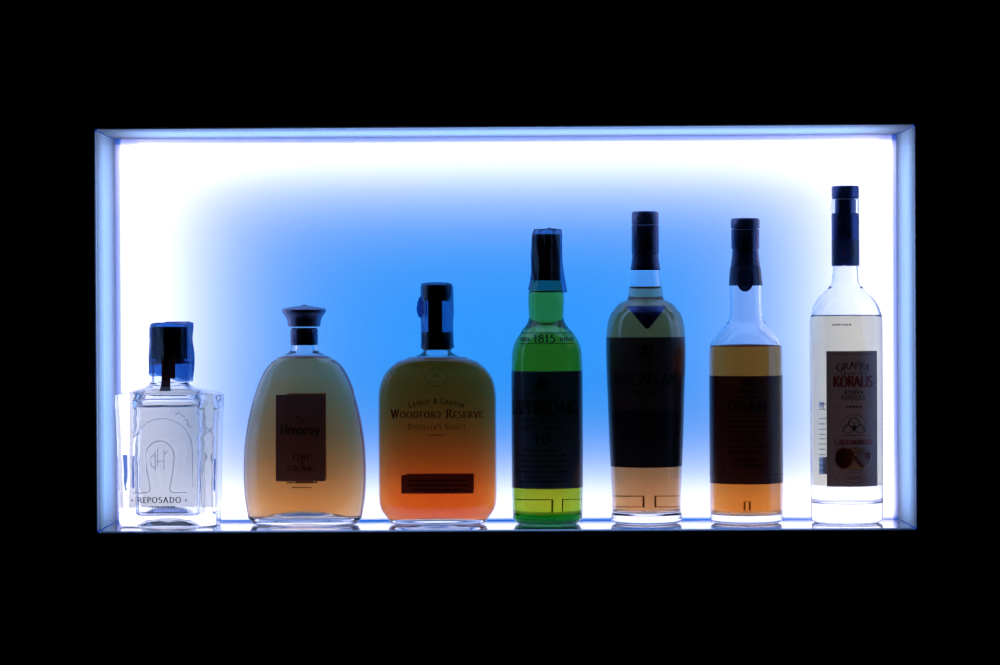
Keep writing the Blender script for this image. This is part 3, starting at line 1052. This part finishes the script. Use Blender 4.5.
ik.text('SCOTCH WHISKY', -2, 57.0, 3.8, width=32, bold=.24, thin=.12, sp=.12)
ik.rect(-60, 60, 49.4, 49.9); ik.rect(-27, -26.5, 49.6, 143); ik.rect(25.5, 26, 49.6, 143)
b.print_('lettering', ik, M_inkbrown, parent=lab)
ik = Ink()
ik.line([(1.8, 11.5), (1.8, 20.2), (4.3, 20.2), (4.3, 11.5)], .95)
b.print_('back_decal', ik, M_line, back=True, off=.3)
b.turned('capsule', [(268, 14.2), (267.4, 14.6), (256, 13.2), (250, 12.8), (248.6, 13.6), (230.6, 13.8), (230, 13.3)], M_caps, .3)
b.turned('cap', [(228.6, 13.4), (228, 14.1), (220.4, 14.2), (218.6, 13.2)], M_caps, .5)
b.turned('neck_gap', [(230.5, 12.4), (228.2, 12.4)], M_caps, .1)
M_band = paper('blue_grey_band', (.03, .04, .07), (.10, .13, .26), rough=.2)


def cone_patch(b, name, rows, a0, a1, mat, oval=None):
    """a band or badge wrapped on a capsule; rows = (row, radius)"""
    V, F = [], []
    nu, nv = 24, len(rows) - 1
    for r, w in rows:
        for i in range(nu + 1):
            a = a0 + (a1 - a0) * i / nu
            V.append((w * math.sin(a) * b.k, -w * math.cos(a) * b.k, (b.base - r) * b.k))
    for j in range(nv):
        for i in range(nu):
            q = j * (nu + 1) + i
            F.append((q, q + nu + 1, q + nu + 2, q + 1))
    return link(name, raw_mesh(name, V, F), mat, b.root)


cone_patch(b, 'capsule_band', [(266.5, 14.75), (276, 15.75), (286, 16.75)], -PI * .9, PI * .9, M_band)
V = [(0 - 2.0 * b.k, -17.6 * b.k, (b.base - 279.5) * b.k)]
V, F = [], []
for j in range(7):
    for i in range(36):
        t = j / 6
        a = i / 36 * 2 * PI
        u, r = -1.6 + 8.4 * t * math.cos(a), 279.5 - 12.6 * t * math.sin(a)
        w = 17.3 if r > 286 else 17.0 + (r - 286) * .105
        V.append((w * math.sin(u / 16.5) * b.k, -w * math.cos(u / 16.5) * b.k, (b.base - r) * b.k))
for j in range(6):
    for i in range(36):
        a, c = j * 36 + i, j * 36 + (i + 1) % 36
        F.append((a, a + 36, c + 36, c)[::-1])
bd = link('badge', raw_mesh('badge', V, F), paper('blue_grey_badge', (.02, .03, .06), (.035, .05, .12)), b.root)
ik = Ink()
ik.ring(0, 0, 6.6, 10.4, .6); ik.line([(-2, -4), (0, 4), (2, -4)], 1.0); ik.rect(-4, 4, -7, -6)
V = [((17.5 * math.sin((u - 1.6) / 16.5)) * b.k, -(17.5 if 279.5 - v > 286 else 17.25 + (279.5 - v - 286) * .105) * math.cos((u - 1.6) / 16.5) * b.k, (b.base - 279.5 + v) * b.k) for u, v in ik.v]
link('emblem', raw_mesh('emblem', V, ik.f), principled('dull_copper_ink', (.08, .03, .02), .4), bd, smooth=False)

# ================================================================== 7: tall clear grappa bottle
b = Bottle('grappa_bottle', 845.6, 522.5,
           [(522.5, 33), (519.5, 35.2), (514, 36.0), (505, 36.2), (400, 36.3), (325, 36.2), (317, 35.7), (311, 34.4), (304, 31.4), (298, 27.4), (292, 21.6), (287, 16.8), (281, 14.3), (272, 13.6), (262, 13.3),
            (216, 13.3), (213.6, 13.6), (212.6, 14.6), (209.5, 14.8), (200.8, 14.6), (199.6, 14.0)],
           .078, 'tall slim clear grappa bottle with brown panel label and dark blue neck sleeve')
b.shell(M_clear, wall=2.2, floor=20.0, dome=.6, punt=3.0, foot=.88)
b.fill(liquid('clear_grappa', (.97, .965, .94)), 317.4)
M_lab7 = paper('taupe_label_paper', (.08, .05, .045), (.22, .125, .115), grain=.12, gscale=300)
M_back7 = paper('cream_back_paper', (.38, .36, .33), (.72, .645, .415), grain=.03, gscale=200, gloss=0)
blab = b.label('back_label', -52, 52, 319, 487, M_back7, back=True)
M_grey7 = principled('grey_ink', (.05, .05, .06), .6)
ik = Ink()
ik.dashes(2.2, 196.4, 10, 1.5, 60, .5, 1.1, .5)
b.print_('lettering', ik, M_grey7, back=True, off=.02, parent=blab)
for u_, w_, q_ in ((-7.0, 2.6, 0), (14.6, 2.4, 40)):
    ik = Ink()
    for i in range(13):
        ik.dashes(u_, 117 - i * 5.2 - (4 if i > 1 else 0), w_, 1.3, 61 + i + q_, .12, .4, .12)
    b.print_('lettering', ik, M_grey7, back=True, off=.02, parent=blab)
M_purple = paper('violet_print', (.10, .02, .12), (.12, .02, .10))
b.label('colour_patch', -8.3, -6.6, 403, 408.5, paper('red_print', (.35, .03, .06), (.40, .03, .06)), back=True, off=.05, parent=blab)
b.label('colour_patch', -8.3, -3, 458, 475, paper('brown_violet_print', (.05, .03, .05), (.07, .035, .05)), back=True, off=.05, parent=blab)
th0 = math.asin(22.2 / 36.3) * 36.3
th1 = math.asin(28.0 / 36.3) * 36.3
lab = b.label('label', -th0 - .3, th1 - .6, 350.4, 485, M_lab7)
C_ = (th1 - th0) / 2 - .45
ik = Ink()
ik.text('KORALIS', C_, 136.6, 10.4, width=41, bold=.23, thin=.1, sp=.06)
b.print_('lettering', ik, M_inkred, parent=lab)
ik = Ink()
ik.text('G.BERTAGNOLLI', C_, 79.2, 4.6, width=39, bold=.3, thin=.14, sp=.1)
b.print_('lettering', ik, M_inkred, parent=lab)
ik = Ink()
ik.text('GRAPPA', C_, 154.2, 6.6, width=32, bold=.2, thin=.09, sp=.1, arch=42)
ik.text('TRENTINA', C_, 148.2, 3.0, width=27, bold=.16, thin=.1, sp=.5)
ik.text('RISERVA', C_, 129.6, 3.6, width=19, bold=.2, thin=.1, sp=.25)
ik.text('BARRIQUE', C_, 123.0, 4.8, width=25, bold=.14, thin=.07, sp=.1)
ik.dashes(C_, 115.6, 16, 2.2, 90, 1, 3, .8)
ik.line([(C_ - 20, 117), (C_ - 11, 117)], .25); ik.line([(C_ + 11, 117), (C_ + 20, 117)], .25)
b.print_('lettering', ik, M_inkbrown, parent=lab)
ik = Ink()
ik.ring(C_, 98, 13, 11, .5, 10, 170, 24); ik.ring(C_ - 6.5, 95, 4.5, 4, .7); ik.ring(C_ + 6.5, 95, 4.5, 4, .7); ik.ring(C_, 101, 6, 5, .8); ik.rect(C_ - 12, C_ + 12, 88.6, 89.2)
ik.disc(C_, 96, 2.6, 3.2); ik.line([(C_ - 12, 92), (C_ - 4, 103), (C_, 99), (C_ + 4, 103), (C_ + 12, 92)], .6)
ik.ring(C_, 46.5, 12.5, 5.6, .4); ik.dashes(C_, 47.4, 16, 1.2, 91, .6, 1.4, .5); ik.dashes(C_, 44.6, 16, 1.2, 92, .6, 1.4, .5)
ik.line([(C_ - 24, 56), (C_ - 14, 40)], .35); ik.line([(C_ + 24, 56), (C_ + 14, 40)], .35)
ik.line([(C_ - 24.5, 168), (C_ + 24.5, 168)], .35); ik.line([(C_ - 24.5, 40), (C_ - 24.5, 168)], .25); ik.line([(C_ + 24.5, 40), (C_ + 24.5, 168)], .25)
b.print_('crest', ik, M_inkbrown, parent=lab)
ik = Ink()
ik.disc(C_, 65.5, 19, 11.4, 36)
pic = b.print_('picture', ik, paper('ochre_print', (.10, .045, .02), (1.0, .52, .26), grain=.45, gscale=260), parent=lab)
ik = Ink()
ik.disc(C_ - 11, 66, 8, 10.4, 24); ik.line([(C_ - 6, 75), (C_ + 1, 66), (C_ + 10, 57)], 2.6); ik.disc(C_ + 14.6, 68.4, 3.4, 3.4); ik.line([(C_ - 2, 71), (C_ + 6, 72), (C_ + 15, 69)], .8)
b.print_('picture_detail', ik, M_inkred, off=.56, parent=lab)
b.turned('cap', [(199.4, 13.0), (198.6, 13.8), (188, 13.9), (186.2, 13.2)], M_navy, .5)
b.turned('stopper', [(236, 10.6), (199.6, 10.9)], M_navy)
M_sleeve = principled('dark_blue_sleeve', (.05, .07, .20), .28, metal=.85, noise=.03, nscale=200)


def tube(b, name, r0, r1, w, mat, thick=.35):
    R = []
    for h, ww in ((b.base - r1, w), (b.base - r0, w), (b.base - r0, w - thick), (b.base - r1, w - thick), (b.base - r1, w)):
        R.append((h * b.k, ww * b.k, ww * b.k, 2.0))
    me = rings_mesh(name, R, 72, close_start=False, close_end=False)
    o = link(name, me, mat, b.root)
    md = o.modifiers.new('edge', 'EDGE_SPLIT')
    md.split_angle = math.radians(38)
    return o


sl = tube(b, 'neck_sleeve', 214.6, 240.6, 14.0, M_sleeve)
M_band7 = paper('dark_blue_band', (.02, .03, .07), (.03, .05, .16), rough=.2)
cone_patch(b, 'sleeve_band', [(240.5, 14.15), (253, 14.15), (265.8, 14.15)], -PI * .95, PI * .95, M_band7)
ik = Ink()
ik.ring(-2, 0, 8, 8.4, .9); ik.ring(-2, 0, 5.4, 6, .5)
V = [(14.3 * math.sin(u / 14.2) * b.k, -14.3 * math.cos(u / 14.2) * b.k, (b.base - 253 + v) * b.k) for u, v in ik.v]
link('emblem', raw_mesh('emblem', V, ik.f), M_ink, sl, smooth=False)
ik = Ink()
ik.rect(-4.4, -2.8, -3, 4); ik.rect(-2.4, -.4, -8, -7)
V = [(14.35 * math.sin(u / 14.2) * b.k, -14.35 * math.cos(u / 14.2) * b.k, (b.base - 253 + v) * b.k) for u, v in ik.v]
link('emblem', raw_mesh('emblem', V, ik.f), principled('dull_red_print', (.16, .03, .04), .4), sl, smooth=False)

# ------------------------------------------------------------------ world, camera, render settings
w = bpy.data.worlds.new('World')
sc.world = w
w.use_nodes = True
w.node_tree.nodes['Background'].inputs[0].default_value = (0, 0, 0, 1)
w.node_tree.nodes['Background'].inputs[1].default_value = 0.0

cd = bpy.data.cameras.new('camera')
co = bpy.data.objects.new('camera', cd)
COL.objects.link(co)
co.location = (CAMX, -D, CAMZ)
target = Vector((0.0, 0.0, CAMZ + (VPY - 332.5) / 1000.0))
q = (target - co.location).to_track_quat('-Z', 'Y')
co.rotation_euler = (q.to_matrix() @ Matrix.Rotation(-ROLL, 3, 'Z')).to_euler()
cd.sensor_width = 36.0
cd.lens = 36.0 * D / 1.0
cd.clip_start, cd.clip_end = 0.05, 50
sc.camera = co

sc.view_settings.view_transform = 'Standard'
sc.view_settings.look = 'None'
sc.view_settings.exposure = 0
sc.view_settings.gamma = 1
cy = sc.cycles
cy.max_bounces = 28
cy.transmission_bounces = 28
cy.transparent_max_bounces = 32
cy.glossy_bounces = 10
cy.diffuse_bounces = 5
cy.volume_bounces = 2
cy.caustics_refractive = True
cy.caustics_reflective = True
cy.sample_clamp_indirect = 8
cy.blur_glossy = 0.3
cy.use_denoising = True
